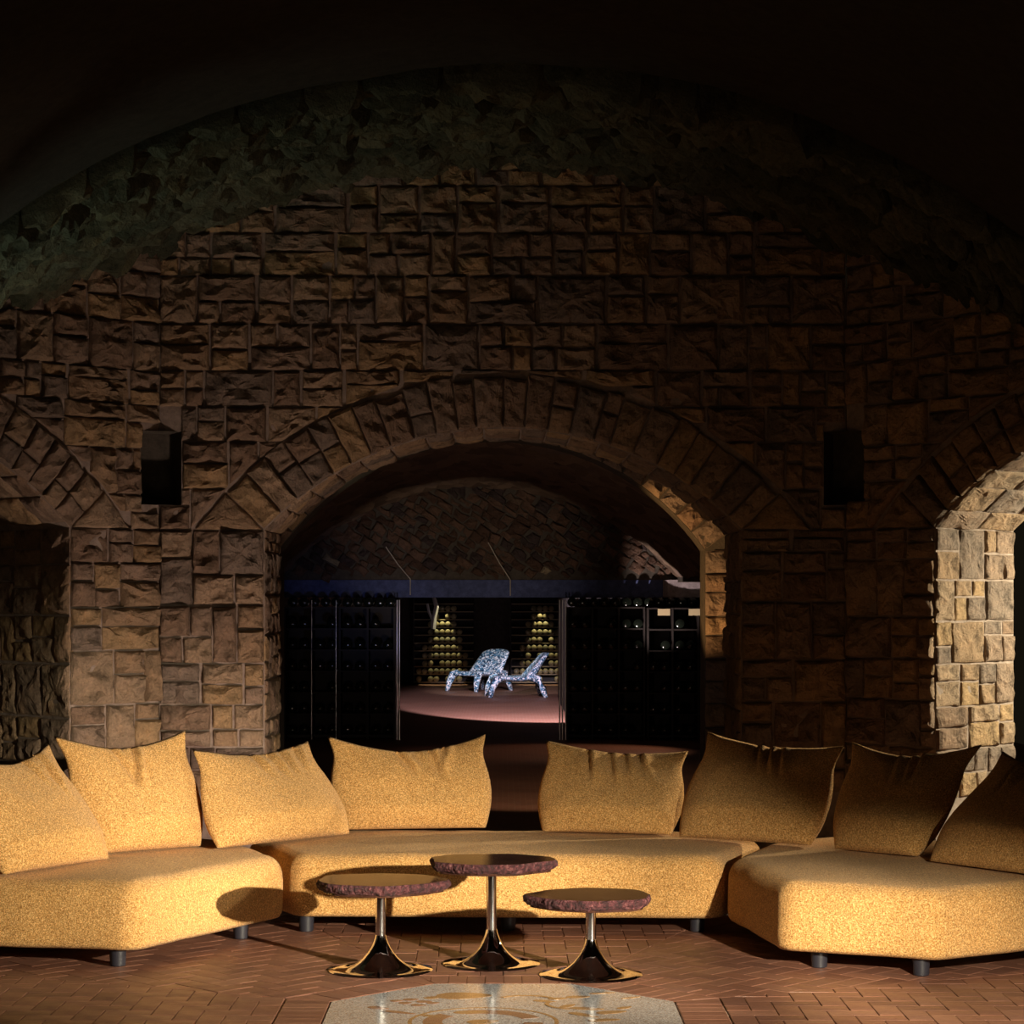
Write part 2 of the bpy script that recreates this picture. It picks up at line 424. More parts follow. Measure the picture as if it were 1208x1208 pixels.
    ms = lambda u, v, d: mpl((R-d)*math.sin(u/R), VC+(R-d)*math.cos(u/R), -v)
    q = arc[0]
    while q < arc[1]-.05:
        st = random.uniform(.16, .26); st = min(st, arc[1]-q); v = 0
        while v < TH-.01:
            wd = random.uniform(.2, .5)
            if TH-v-wd < .12: wd = TH-v
            place([(q, v), (q+st, v), (q+st, v+wd), (q, v+wd)], ms, amp=.028); v += wd
        q += st
    return root, mp
random.seed(11); wall('wall_back')
random.seed(5); wall('wall_right')
random.seed(9); wall('wall_left')
# unseen fillers added inside the two piers to stop light leaking through
for s in (-1, 1):
    q = [(1.7, 15.05), (2.4, 15.05), (2.85, 14.75), (3.35, 15.1), (3.0, 15.62), (1.7, 15.62)]; zz = 3.9
    n_ = len(q); v = [Vector((s*x, y-YW, z)) for z in (0, zz) for x, y in q]
    new('pier_light_block', v, [tuple(range(n_)), tuple(range(n_, 2*n_))]+[(i, (i+1) % n_, n_+(i+1) % n_, n_+i) for i in range(n_)], MORTAR, bpy.data.objects['wall_back'])
# niches: a recess lined with smooth stone, across each corner
for s in (-1, 1):
    m = MB(); c = Vector((s*HS, YW, 0)); n = Vector((s*math.sin(PI/8), math.cos(PI/8), 0)); t = Vector((n.y, -n.x, 0))
    p1 = Vector((s*(HS-NIW), YW+.02, 0)); p2 = Vector((s*(HS+NIW*S2), YW-NIW*S2+.0, 0))+Vector((s*.014, .014, 0))
    q1, q2 = p1+n*.28, p2+n*.28; z0, z1 = Vector((0, 0, NI0)), Vector((0, 0, NI1))
    m.add([p1+z0, q1+z0, q2+z0, p2+z0, p1+z1, q1+z1, q2+z1, p2+z1], [(0, 1, 2, 3), (4, 5, 6, 7), (0, 1, 5, 4), (1, 2, 6, 5), (2, 3, 7, 6)])
    o = struct(m.build('wall_niche', DARKROCK))

# ------------------------------------------------------------------ the rock vault over the room
m = MB(); xs = [-5.7+11.4*i/76 for i in range(77)]; ys = [2.6+12.4*j/40 for j in range(41)]
V = []; Fc = []
for y in ys:
    for x in xs:
        V.append((x, y, hv(x)+.05+.05*noise.noise(Vector((x*2, y*2, 1)))))
for j in range(40):
    for i in range(76): Fc.append((j*77+i, j*77+i+1, (j+1)*77+i+1, (j+1)*77+i))
Fc2 = list(Fc); nV = len(V)
ceil = struct(new('ceiling', V+[(x, y, z+.4) for x, y, z in V], Fc+[tuple(i+nV for i in f) for f in Fc], VAULTSHADE, None, True))
random.seed(21)
def mceil(u, v, d):
    x = 5.0*math.sin(u/5.0); return Vector((x, v, hv(x)-d))
vv = 12.35
while vv < 14.66:
    hgt = min(random.uniform(.17, .3), 14.7-vv)
    u = -4.0+random.uniform(0, .2)
    while u < 4.0:
        wd = random.uniform(.28, .62); sk = .12
        p = [(u, vv), (u+wd, vv), (u+wd+sk, vv+hgt), (u+sk, vv+hgt)]
        if abs(u+wd/2) < 3.45: stone(p, mceil, ceil, ROCK, amp=.13, base=-.08, lip=.0, seg=.075)
        u += wd
    vv += hgt
# outer side walls of the room (beyond the frame)
for s, nm in ((-1, 'wall_west'), (1, 'wall_east')):
    struct(MB().box(s*5.64, s*5.9, 3.5, 11.45, 0, 3.0).build(nm, MORTAR))

# ------------------------------------------------------------------ floor: joints, bricks, inlaid octagon
MC = (0.0, 9.06); AP = .74
fl = struct(MB().box(-6.2, 6.2, -.5, 14.2, -.12, -.006).build('floor', JOINT))
fp = struct(MB().box(-6.2, 6.2, 14.2, 44.6, -.12, 0).build('floor_passage', FARFLOOR))
random.seed(3)
BW = .105; GAP = .004
def brickmesh(poly, z=0.0):
    c = cent(poly); n = len(poly); rm = math.sqrt(parea(poly))/2
    dz = random.uniform(-.0012, .0012)
    v = []
    for q, zz in ((GAP/2, -.02), (GAP/2, z-.002+dz), (GAP/2+.003, z+dz)):
        for p in poly:
            dx, dy = p[0]-c[0], p[1]-c[1]; L = math.hypot(dx, dy); k = max(.1, 1-q*1.35/L)
            v.append((dx*k, dy*k, zz))
    f = [tuple(2*n+i for i in range(n))]
    for r in range(2):
        for i in range(n): f.append((r*n+i, r*n+(i+1) % n, (r+1)*n+(i+1) % n, (r+1)*n+i))
    return v, f, c
bricks = []
for sct in range(8):
    th = sct*PI/4; nx, ny = math.sin(th), math.cos(th); tx, ty = ny, -nx
    toW = lambda p: (MC[0]+tx*p[0]+nx*p[1], MC[1]+ty*p[0]+ny*p[1])
    t8 = math.tan(PI/8)
    lim = [((1, t8), 0), ((-1, t8), 0)]
    def inside(p, lo):
        for nn, c in lim:
            p = clip(p, nn, c)
            if len(p) < 3: return None
        p = clip(p, (0, 1), lo)
        return p if len(p) > 2 and parea(p) > .0012 else None
    # soldier course round the mosaic
    x = -.5
    while x < .5:
        p = inside([(x, AP+.006), (x+BW*.8, AP+.006), (x+BW*.8, AP+.006+.2), (x, AP+.006+.2)], AP)
        if p: bricks.append([toW(q) for q in p])
        x += BW*.8
    A1 = AP+.21
    for i in range(-40, 41):
        for j in range(-2, 44):
            k = (i-j) % 4
            if k == 0: q = [(i, j), (i+2, j), (i+2, j+1), (i, j+1)]
            elif k == 3: q = [(i, j), (i+1, j), (i+1, j+2), (i, j+2)]
            else: continue
            p = [(a*BW, A1+b*BW) for a, b in q]
            c = toW(cent(p))
            if not (-4.2 < c[0] < 4.2 and 7.6 < c[1] < 13.9): continue
            p = inside(p, A1)
            if p: bricks.append([toW(z) for z in p])
def vis(p):
    c = cent(p); x = CX+F*c[0]/c[1]; y = CY+F*CAMH/c[1]
    if not (-10 < x < 1218 and y < 1215): return -1
    if c[1] > 11.35: return -1
    if (c[1] > 10.35+.0 and (c[0] < -1.9 or c[0] > 1.45)): return -1
    return parea(p)/c[1]**3
bricks.sort(key=vis, reverse=True)
rest = MB(); cache = {}
for i, p in enumerate(bricks):
    v, f, c = brickmesh(p)
    if i < 300:
        key = tuple(round(q, 3) for w_ in v for q in w_[:2])
        if key not in cache:
            me = bpy.data.meshes.new('brick'); me.from_pydata(v, [], f); me.materials.append(BRICK); cache[key] = me
        o = bpy.data.objects.new('brick', cache[key]); C.objects.link(o); o.parent = fl; o.location = (c[0], c[1], 0)
    else: rest.add([(a+c[0], b+c[1], z) for a, b, z in v], f)
o = new('brick_paving', rest.v, rest.f, BRICK, fl, recalc=False); o['kind'] = 'stuff'
# inlaid octagon
def prism(pts, z0, z1):
    n = len(pts); return [(x, y, z0) for x, y in pts]+[(x, y, z1) for x, y in pts], [tuple(range(n))[::-1], tuple(range(n, 2*n))]+[(i, (i+1) % n, n+(i+1) % n, n+i) for i in range(n)]
oc = [(MC[0]+AP/math.cos(PI/8)*math.sin(PI/8+k*PI/4), MC[1]+AP/math.cos(PI/8)*math.cos(PI/8+k*PI/4)) for k in range(8)]
v, f = prism(oc, -.02, 0); mo = new('mosaic_panel', v, f, TERRAZZO, fl); mo['label'] = 'grey terrazzo octagon with brown inlaid leaves and ring'
ZI = [0]
def inlay(pts, mat=None):
    ZI[0] += .00006; v, f = prism(pts, -.004, .0006+ZI[0]); return new('inlay', v, f, mat or INLAY, mo)
def leaf(cx, cy, L, W, a, mat=None):
    pts = []
    for k in range(14):
        t = 2*PI*k/14; x = math.cos(t)*L/2; y = math.sin(t)*W/2*(1-.35*math.cos(t))
        pts.append((cx+x*math.cos(a)-y*math.sin(a), cy+x*math.sin(a)+y*math.cos(a)))
    return inlay(pts, mat)
def band(cx, cy, r0, r1, a0, a1, n=40, mat=None, sq=1):
    v = []; f = []; ZI[0] += .00006; zt = .0006+ZI[0]
    for k in range(n+1):
        a = a0+(a1-a0)*k/n
        for r, z in ((r0, -.004), (r1, -.004), (r1, zt), (r0, zt)): v.append((cx+r*math.cos(a), cy+r*sq*math.sin(a), z))
    for k in range(n):
        for j in range(4): f.append((k*4+j, k*4+(j+1) % 4, k*4+4+(j+1) % 4, k*4+4+j))
    f += [(0, 1, 2, 3), (n*4, n*4+1, n*4+2, n*4+3)]
    return new('inlay', v, f, mat or INLAY, mo)
rx, ry = -.08, 8.92
band(rx, ry, .295, .312, 0, 2*PI, 64)
band(rx, ry, .17, .25, .35, 2.0, 20, INLAY2); band(rx, ry, .17, .25, 2.4, 4.2, 20, INLAY2); band(rx, ry, .17, .25, 4.6, 6.2, 20, INLAY2)
leaf(rx-.05, ry+.2, .16, .06, .1); leaf(rx-.22, ry+.12, .12, .04, -.5); leaf(rx, ry, .14, .09, .4)
leaf(-.17, 9.50, .25, .15, .1); leaf(-.30, 9.46, .1, .05, .6)
for (x, y, L, W, a) in ((-.40, 9.41, .07, .05, .2), (-.34, 9.36, .07, .05, .1), (-.42, 9.33, .06, .05, .4), (-.36, 9.28, .07, .045, 0), (-.46, 9.38, .06, .04, .3), (-.30, 9.33, .06, .04, .3), (-.53, 9.22, .10, .05, -.4), (-.44, 9.12, .17, .04, -.5)):
    leaf(x, y, L, W, a, INLAY2)
for (x, y, L, W, a) in ((.24, 9.43, .09, .045, .3), (.33, 9.47, .11, .05, .2), (.18, 9.37, .10, .04, -.3), (.36, 9.20, .15, .05, -.2), (.46, 9.12, .14, .06, .35), (.34, 9.06, .16, .05, -.7), (.52, 9.22, .08, .035, .7), (.28, 9.26, .10, .04, .9), (.44, 9.56, .12, .025, .2), (.56, 9.45, .10, .02, .5), (.42, 8.95, .14, .05, .2), (.25, 8.8, .14, .06, .9)):
    leaf(x, y, L, W, a)
band(.10, 9.36, .13, .15, .3, 2.4, 20); band(.30, 9.30, .1, .118, 2.6, 4.6, 16)
for k in range(10):
    a = PI+.3+k*.26; leaf(rx+.45*math.cos(a), ry+.42*math.sin(a), .13, .05, a+1.2, INLAY if k % 2 else INLAY2)

# ------------------------------------------------------------------ sofa modules
SEAT = .41; BOT = .085
def inset(poly, d):
    """inset a convex counter-clockwise polygon"""
    n = len(poly); L = []
    for i in range(n):
        a, b = Vector(poly[i]), Vector(poly[(i+1) % n]); t = (b-a).normalized(); nn = Vector((-t.y, t.x)); L.append((nn, nn.dot(a)+d))
    out = []
    for i in range(n):
        (n1, c1), (n2, c2) = L[i-1], L[i]; det = n1.x*n2.y-n1.y*n2.x
        out.append(((c1*n2.y-c2*n1.y)/det, (n1.x*c2-n2.x*c1)/det))
    return out
def seat_mesh(poly, sd, Rr=.13):
    if sum(poly[i][0]*poly[(i+1) % len(poly)][1]-poly[(i+1) % len(poly)][0]*poly[i][1] for i in range(len(poly))) < 0: poly = poly[::-1]
    ip = inset(poly, Rr); n = len(ip); base = []
    for i in range(n):
        a, b, c = Vector(ip[i-1]), Vector(ip[i]), Vector(ip[(i+1) % n])
        t1 = (b-a).normalized(); t2 = (c-b).normalized(); a1 = math.atan2(-t1.x, t1.y); a2 = math.atan2(-t2.x, t2.y)
        while a2 < a1: a2 += 2*PI
        for k in range(9):
            q = a1+(a2-a1)*k/8; base.append((b, Vector((math.cos(q), math.sin(q)))))
        L = (c-b).length; m_ = max(2, int(L/.06))
        for k in range(1, m_): base.append((b+(c-b)*k/m_, Vector((math.cos(a2), math.sin(a2)))))
    prof = [(.6, BOT+.012), (.86, BOT), (.96, BOT+.02), (1.0, BOT+.06), (1.01, BOT+.12), (1.015, BOT+.18), (1.0, SEAT-.11)]
    for k in range(1, 8):
        q = PI/2*k/7; prof.append((1-.72*(1-math.cos(q)), SEAT-.11+.11*math.sin(q)))
    V = []; Fc = []; N = len(base)
    for r, z in prof:
        for b, d in base:
            p = b+d*(Rr*r); V.append(Vector((p.x, p.y, z)))
    ctr = sum((Vector((p[0], p[1])) for p in ip), Vector((0, 0)))/n
    for sc in (.9, .75, .58, .4, .2):
        for b, d in base:
            p = ctr+(b+d*(Rr*.28)-ctr)*sc; V.append(Vector((p.x, p.y, SEAT+.012*(1-sc**3))))
    V.append(Vector((ctr.x, ctr.y, SEAT+.012)))
    M = len(prof)+5
    for r in range(M-1):
        for k in range(N): Fc.append((r*N+k, r*N+(k+1) % N, (r+1)*N+(k+1) % N, (r+1)*N+k))
    for k in range(N): Fc.append(((M-1)*N+k, (M-1)*N+(k+1) % N, M*N))
    Fc.append(tuple(range(N))[::-1])
    for i, p in enumerate(V):
        q = noise.noise_vector(Vector((p.x*3.2, p.y*3.2, p.z*4+sd)))*.012+noise.noise_vector(Vector((p.x*11, p.y*11, p.z*3+sd)))*.004
        # soft vertical puckers under the top edge
        pk = .005*math.sin((p.x-p.y*.6)*42+sd)*max(0, 1-abs(p.z-.33)/.09)*max(0, noise.noise(Vector((p.x*2, p.y*2, sd))) +.2)
        V[i] = p+Vector((q.x, q.y+pk, q.z*.8 if p.z > BOT+.02 else 0))
    return V, Fc
def foot(x, y, parent, o):
    m = MB().lathe([(.033, 0), (.037, .004), (.042, BOT+.012)], 20, (x-o[0], y-o[1], 0)); return autosmooth(m.build('leg', FOOT, parent))
def module(name, poly, feet, label, sd):
    o = cent(poly); root = empty(name, (o[0], o[1], 0)); tag(root, label, 'sofa', 'ochre modular sofa seats')
    V, Fc = seat_mesh(poly, sd); new('seat', [p-Vector((o[0], o[1], 0)) for p in V], Fc, FABRIC, root, True)
    for x, y in feet: foot(x, y, root, o)
    return root
module('sofa_module', [(-2.85, 10.38), (-1.72, 10.17), (-1.13, 11.27), (-1.50, 12.03), (-1.95, 12.25), (-3.0, 11.7)], [(-1.83, 10.28), (-1.345, 11.10), (-2.7, 10.55), (-1.9, 12.05), (-2.75, 11.6)],
       'ochre upholstered sofa seat that carries a long oval table shadow', 1.3)
module('sofa_module', [(-1.09, 11.27), (1.13, 11.20), (1.46, 12.02), (1.0, 12.52), (-.95, 12.52), (-1.45, 12.05)], [(-1.03, 11.34), (.03, 11.38), (1.02, 11.34), (-.9, 12.35), (.9, 12.35)],
       'wide ochre middle sofa seat directly behind the three pedestal tables', 4.1)
module('sofa_module', [(1.31, 10.19), (1.99, 9.90), (2.95, 10.45), (3.1, 11.6), (2.0, 12.25), (1.5, 12.02), (1.16, 11.17)], [(1.5, 10.24), (1.94, 10.02), (2.8, 10.5), (1.6, 11.85), (2.7, 11.7)],
       'ochre sofa seat with brightly lit end and dark shadowed inner side', 7.7)

# ------------------------------------------------------------------ loose back cushions
def cushion(BL, BR, TL, TR, label, sd, T=.115, sag=.085, creases=((.42, .1), (.5, -.05), (.57, -.12)), seat=SEAT+.022):
    rnd = random.Random(sd); nu, nv = 56, 36
    n = (BR-BL).cross(TL-BL).normalized()           # towards the sitter
    if n.y > 0: n = -n
    up = ((TL-BL)+(TR-BR)).normalized(); rt = (BR-BL).normalized()
    o = (BL+BR)/2; o = Vector((o.x, o.y, 0))
    def P(u, v, s):
        b = BL.lerp(BR, u); t = TL.lerp(TR, u); p = b.lerp(t, v)
        e = abs(2*u-1)
        p -= up*(sag*(1-e**1.7)*v**2.2)                            # top edge dips between its two ears
        p += rt*((.5-u)*2)*(e**3*(.026*math.exp(-((v-.80)/.16)**2)-.016*math.exp(-((v-.36)/.22)**2)))   # sides pinch in below the ears
        p += rt*((.5-u)*2)*(.035*(1-v)**6*e**4)                        # rounded lower corners
        pu = (1-e**3.2)**.62; pv = min(1, (v/.22))**.5 if v < .22 else 1
        pt = (1-v)/.75; pt = min(1, max(0, pt))**.72
        th = T*pu*pv*pt*1.12
        if s > 0:
            for ci, (uc, sl) in enumerate(creases):
                rc = random.Random(sd*10+ci); ka, kl = rc.uniform(.45, 1.15), rc.uniform(-.08, .12)
                q = uc+sl*(1-v)*1.4; g = math.exp(-((u-q)/.018)**2)-.8*math.exp(-((u-q-.042)/.024)**2)
                am = .032*ka*max(0, min(1, (v-.52-kl)/.28))**1.5*min(1, (1-v)/.04+.3)
                th -= am*g
            th += .010*noise.noise(Vector((u*4, v*4, sd)))*pu*pv+.004*noise.noise(Vector((u*12, v*10, sd+3)))*pu*pv
        p = p+n*(th*s)
        if p.z < seat: p.z = seat+(p.z-seat)*.1
        return p
    V = []; Fc = []; idx = {}
    for s in (1, -1):
        for j in range(nv+1):
            for i in range(nu+1):
                edge = i in (0, nu) or j in (0, nv)
                if s < 0 and edge: idx[(s, i, j)] = idx[(1, i, j)]; continue
                idx[(s, i, j)] = len(V); V.append(P(i/nu, j/nv, s)-o)
        for j in range(nv):
            for i in range(nu):
                q = [idx[(s, i, j)], idx[(s, i+1, j)], idx[(s, i+1, j+1)], idx[(s, i, j+1)]]; Fc.append(q if s > 0 else q[::-1])
    ob = new('back_cushion', V, Fc, FABRIC, None, True); ob.location = o
    return tag(ob, label, 'cushion', 'loose ochre back cushions on the sofa')
cushion(at(0, 1037, 10.28), at(134, 1014, 10.95), at(-52, 890, 10.42), at(58, 876, 11.22), 'tilted ochre cushion resting on the front end of the seat with the table shadow', 2, .11, .09, ((.62, .1), (.7, .02), (.78, -.02)))
cushion(at(112, 1009, 11.12), at(243, 1000, 11.5), at(62, 868, 11.22), at(220, 861, 11.7), 'two-eared ochre cushion in front of the pale stone pier', 5, .115, .085, ((.40, .12), (.47, .02), (.55, -.14)))
cushion(at(252, 1004, 11.36), at(418, 984, 12.10), at(226, 884, 11.6), at(364, 874, 12.3), 'ochre cushion bridging two seats, its one ear against the dark wine rack', 8, .11, .06, ((.45, .1), (.6, .04), (.72, -.06), (.85, -.1)))
cushion(at(398, 982, 12.28), at(579, 979, 12.40), at(385, 868, 12.40), at(574, 866, 12.62), 'bright ochre cushion beside the gap at the centre of the sofa, facing the tall table', 11, .11, .10, ((.42, .2), (.62, .1), (.72, -.1), (.55, .1)))
cushion(at(634, 985, 12.22), at(797, 988, 12.03), at(643, 873, 12.5), at(813, 886, 12.4), 'tan cushion with a slanting top, first after the gap in the sofa', 14, .11, .05, ((.3, .1), (.45, .12), (.55, .14), (.65, .18)))
cushion(at(795, 990, 11.95), at(962, 1000, 11.5), at(834, 863, 12.3), at(997, 880, 11.75), 'brown lit cushion bridging the middle seat and the seat with the bright end', 17, .115, .055, ((.4, .14), (.48, .14), (.56, .16)))
cushion(at(979, 1003, 11.38), at(1087, 1013, 11.0), at(1004, 875, 11.75), at(1160, 878, 11.3), 'dim brown cushion with pale rim in front of the lit stone doorway', 20, .11, .085, ((.40, .1), (.5, .1), (.58, .08)))
cushion(at(1090, 1017, 10.86), at(1240, 1037, 10.2), at(1182, 886, 11.18), at(1335, 905, 10.5), 'dim brown cushion leaning on the outer end of the seat with the bright end', 23, .12, .09, ((.22, .1), (.34, .06), (.46, .04)))

# ------------------------------------------------------------------ pedestal tables
def table(x, y, h, wd, dp, rb, label, sd, rot):
    root = empty('side_table', (x, y, 0)); tag(root, label, 'side table', 'stone-topped pedestal tables')
    k = rb/.24
    pr = [(.24*k, 0), (.243*k, .003), (.24*k, .006), (.20*k, .0075), (.165*k, .010), (.148*k, .014), (.128*k, .023), (.105*k, .038), (.082*k, .058), (.062*k, .082), (.047, .106), (.037, .128), (.030, .148), (.0262, .165)]
    autosmooth(MB().lathe(pr, 64).build('base', CHROME, root), 60)
    autosmooth(MB().lathe([(.0245, .155), (.0245, h-.04)], 40).build('stem', STEMCHROME, root), 60)
    rnd = random.Random(sd); n = 200; th = .048
    def rad(a):
        r = 1+.035*math.sin(3*a+sd)+.025*math.sin(5*a+2*sd)+.02*math.sin(8*a+sd)+.016*noise.noise(Vector((math.cos(a)*6, math.sin(a)*6, sd)))+.010*noise.noise(Vector((math.cos(a)*22, math.sin(a)*22, sd)))
        return r
    V = []; Fc = []
    rows = [(.90, -th), (.955, -th*.86), (1.0, -th*.55), (1.005, -th*.25), (.985, -.004), (.972, 0)]
    for sc, z in rows:
        for i in range(n):
            a = 2*PI*i/n; r = rad(a)
            jx = 1+(.022*noise.noise(Vector((math.cos(a)*14, math.sin(a)*14, z*60+sd)))+.022*noise.noise(Vector((math.cos(a)*34, math.sin(a)*34, z*90+sd))))*(0 if z == 0 else 1)
            zz = z+(.007*noise.noise(Vector((math.cos(a)*14, math.sin(a)*14, z*40+sd+3))) if -th*.9 < z < -.001 or z == -th else 0)
            V.append(Vector((wd/2*math.cos(a+rot)*r*sc*jx, dp/2*math.sin(a+rot)*r*sc*jx, h+zz)))
    for r in range(len(rows)-1):
        for i in range(n): Fc.append((r*n+i, r*n+(i+1) % n, (r+1)*n+(i+1) % n, (r+1)*n+i))
    Fc.append(tuple(range(n))[::-1])
    slab = new('tabletop', V, Fc, EDGE, root); slab['label'] = 'rough broken red stone rim'
    top = [V[(len(rows)-1)*n+i] for i in range(n)]
    v, f = prism([(p.x*.999, p.y*.999) for p in top], h-.012, h+.0005); t = new('polished_face', v, f, SLAB, slab); t['label'] = 'polished dark brown stone face'
    v, f = prism([(p.x*.93, p.y*.93) for p in top], h-th-.008, h-th+.004); new('underside', v, f, SLAB, slab)
    return root
table(-.574, 10.16, .425, .615, .47, .243, 'round red stone table of middle height in front of the sofa seam', 1.0, 0)
table(-.053, 10.33, .500, .605, .45, .230, 'tallest of the three red stone pedestal tables', 2.4, .6)
table(.409, 10.03, .373, .575, .46, .237, 'lowest of the three red stone pedestal tables', 4.0, 1.9)

# ------------------------------------------------------------------ the hall behind the arch
YE = 27.0; HX0, HX1 = -2.75, 2.75; HSP = 1.97; HAP = 3.13; HC = -.3; HW = 2.49; HR = (HW*HW+(HAP-HSP)**2)/(2*(HAP-HSP))
def hallz(x): return HAP-HR+math.sqrt(max(0, HR*HR-(x-HC)**2)) if abs(x-HC) < HW else HSP
V = []; Fc = []; nx_, ny_ = 64, 90
for j in range(ny_+1):
    y = 18.35+(YE+.2-18.35)*j/ny_
    for i in range(nx_+1):
        x = HC+HW*(2*i/nx_-1); z = hallz(x if 0 < i < nx_ else HC+HW+1)
        q = .05*noise.noise(Vector((x*3, y*2, z*3)))+.035*noise.noise(Vector((x*9, y*4, z*9)))
        V.append((x, y, z+q))
for j in range(ny_):
    for i in range(nx_): Fc.append((j*(nx_+1)+i, j*(nx_+1)+i+1, (j+1)*(nx_+1)+i+1, (j+1)*(nx_+1)+i))
struct(new('ceiling_hall', V, Fc, VAULT2, None, False))
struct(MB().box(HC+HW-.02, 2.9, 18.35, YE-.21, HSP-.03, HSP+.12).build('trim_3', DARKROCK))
# a second, wider arch just inside the hall
A2, R2, C2 = 1.77, 2.15, .924; S2v = C2+math.sqrt(R2*R2-A2*A2)
arch2 = struct(empty('wall_hall_arch', (-.09, 18.0, 0)))
m = MB(); us = [-3.0]+[A2*math.sin(PI/2*k/16) for k in range(-16, 17)]+[3.0]
for a, b in zip(us[:-1], us[1:]):
    lo = (lambda u: C2+math.sqrt(R2*R2-u*u)) if abs((a+b)/2) < A2 else (lambda u: 0)
    for y in (0, .4): m.add([(a, y, lo(a)), (b, y, lo(b)), (b, y, 3.6), (a, y, 3.6)], [(0, 1, 2, 3)])
    if abs((a+b)/2) < A2: m.add([(a, 0, lo(a)), (b, 0, lo(b)), (b, .4, lo(b)), (a, .4, lo(a))], [(0, 1, 2, 3)])
for u in (-A2, A2): m.add([(u, 0, 0), (u, 0, S2v), (u, .4, S2v), (u, .4, 0)], [(0, 1, 2, 3)])
m.build('masonry_backing', DARKROCK, arch2)
random.seed(61); t0 = math.asin(A2/R2); k2 = 22
ma = lambda u, v, d: Vector((u, -d, v))
for i in range(k2):
    a, b = -t0+2*t0*i/k2, -t0+2*t0*(i+1)/k2
    stone([(r*math.sin(t), C2+r*math.cos(t)) for t, r in ((a, R2), (a, R2+.3), (b, R2+.3), (b, R2))], ma, arch2, STONE, amp=.06)
for s in (-1, 1):
    v = .5
    while v < S2v:
        h = min(random.uniform(.14, .24), S2v-v+.001); a, b = sorted((s*A2, s*(A2+.32)))
        stone([(a, v), (b, v), (b, v+h), (a, v+h)], ma, arch2, STONE, amp=.06); v += h
for s, nm in ((-1, 'wall_hall_left'), (1, 'wall_hall_right')):
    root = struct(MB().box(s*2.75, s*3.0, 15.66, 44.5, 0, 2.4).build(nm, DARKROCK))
# spandrel closing the hall behind the thick wall
m = MB()
for a, b in ((-3.0, -AH-.25), (AH+.25, 3.0)): m.box(a, b, 15.6, 15.68, 0, 3.4)
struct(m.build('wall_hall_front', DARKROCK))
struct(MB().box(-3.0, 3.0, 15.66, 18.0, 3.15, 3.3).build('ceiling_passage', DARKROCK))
# lunette and blue band
m = MB(); n = 40
xs = [HX0-.1+(HX1-HX0+.2)*i/n for i in range(n+1)]
for a, b in zip(xs[:-1], xs[1:]):
    m.add([(a, YE, HSP), (b, YE, HSP), (b, YE, max(HSP, hallz(b)+.1)), (a, YE, max(HSP, hallz(a)+.1))], [(0, 1, 2, 3)])
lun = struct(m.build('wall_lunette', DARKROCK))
random.seed(41)
ca, sa = math.cos(math.radians(-33)), math.sin(math.radians(-33))
ml = lambda u, v, d: Vector((u*ca-v*sa, YE-d, 2.0+u*sa+v*ca))
v = -2.2; cand = []
while v < 2.6:
    h = random.uniform(.07, .13); u = -3.2+random.uniform(0, .2)
    while u < 3.2:
        wd = random.uniform(.10, .26); c = ml(u+wd/2, v+h/2, 0)
        if HSP+.05 < c.z < hallz(c.x)-.0: cand.append((u, v, wd, h))
        u += wd
    v += h
random.shuffle(cand)
jt = lambda k: random.uniform(-k, k)
for u, v, wd, h in cand[:300]:
    stone([(u+jt(.03), v+jt(.02)), (u+wd*.5, v+jt(.025)), (u+wd+jt(.03), v+jt(.02)), (u+wd+jt(.03), v+h+jt(.02)), (u+wd*.5, v+h+jt(.025)), (u+jt(.03), v+h+jt(.02))], ml, lun, RUBBLE, amp=.07, base=-.02, lip=.0, gap=.008, seg=.07)
struct(MB().box(HX0, 2.02, YE-.02, YE+.2, 1.752, HSP).build('trim_1', BLUE))
m = MB(); pts = [(2.0, YE-.05), (2.05, YE-.12), (2.15, YE-.17), (2.3, YE-.2), (2.75, YE-.2), (2.75, YE+.2), (2.0, YE+.2)]
v, f = prism(pts, 1.752, HSP+.0); struct(new('trim_2', v, f, m_mortar('pale_plaster', (.42, .36, .36))))
# cables hanging over the lunette
for (x0, y0, x1, y1) in ((455, 645, 484, 683), (576, 640, 602, 684)):
    p, q = at(x0, y0, YE-.12), at(x1, y1, YE-.06)
    p.y = YE-.09
    tag(MB().tube([p, p.lerp(q, .5)+Vector((0, 0, -.02)), q, q+Vector((0, 0, -.20))], .006, 6).build('cable', m_plain('pale_cable', (.6, .55, .45), .5)), 'thin pale cable hanging down the rubble wall above the blue band', 'cable', 'cables over the rubble lunette')

# ------------------------------------------------------------------ wine racks and bottles
BP = [(.0, 0), (.045, .0), (.05, .006), (.05, .19), (.043, .215), (.022, .245), (.017, .26), (.017, .315), (.019, .318), (.019, .33)]
bm_ = MB().lathe(BP, 14); bottle0 = None
def bottle_mesh(name, mat, k=1.0):
    me = bpy.data.meshes.new(name); b = MB().lathe([(r*k, z*k) for r, z in BP], 14)
    me.from_pydata([tuple(p) for p in b.v], [], b.f); me.polygons.foreach_set('use_smooth', [True]*len(me.polygons)); me.materials.append(mat); return me
BM1 = bottle_mesh('bottle', GLASS, 1.15); BM2 = bottle_mesh('bottle', OLIVE, 1.12)
def bottle(me, loc, label, group, rx=-PI/2, rz=0):
    o = bpy.data.objects.new('bottle', me); C.objects.link(o); o.location = loc; o.rotation_euler = (rx, 0, rz)
    return tag(o, label, 'bottle', group)
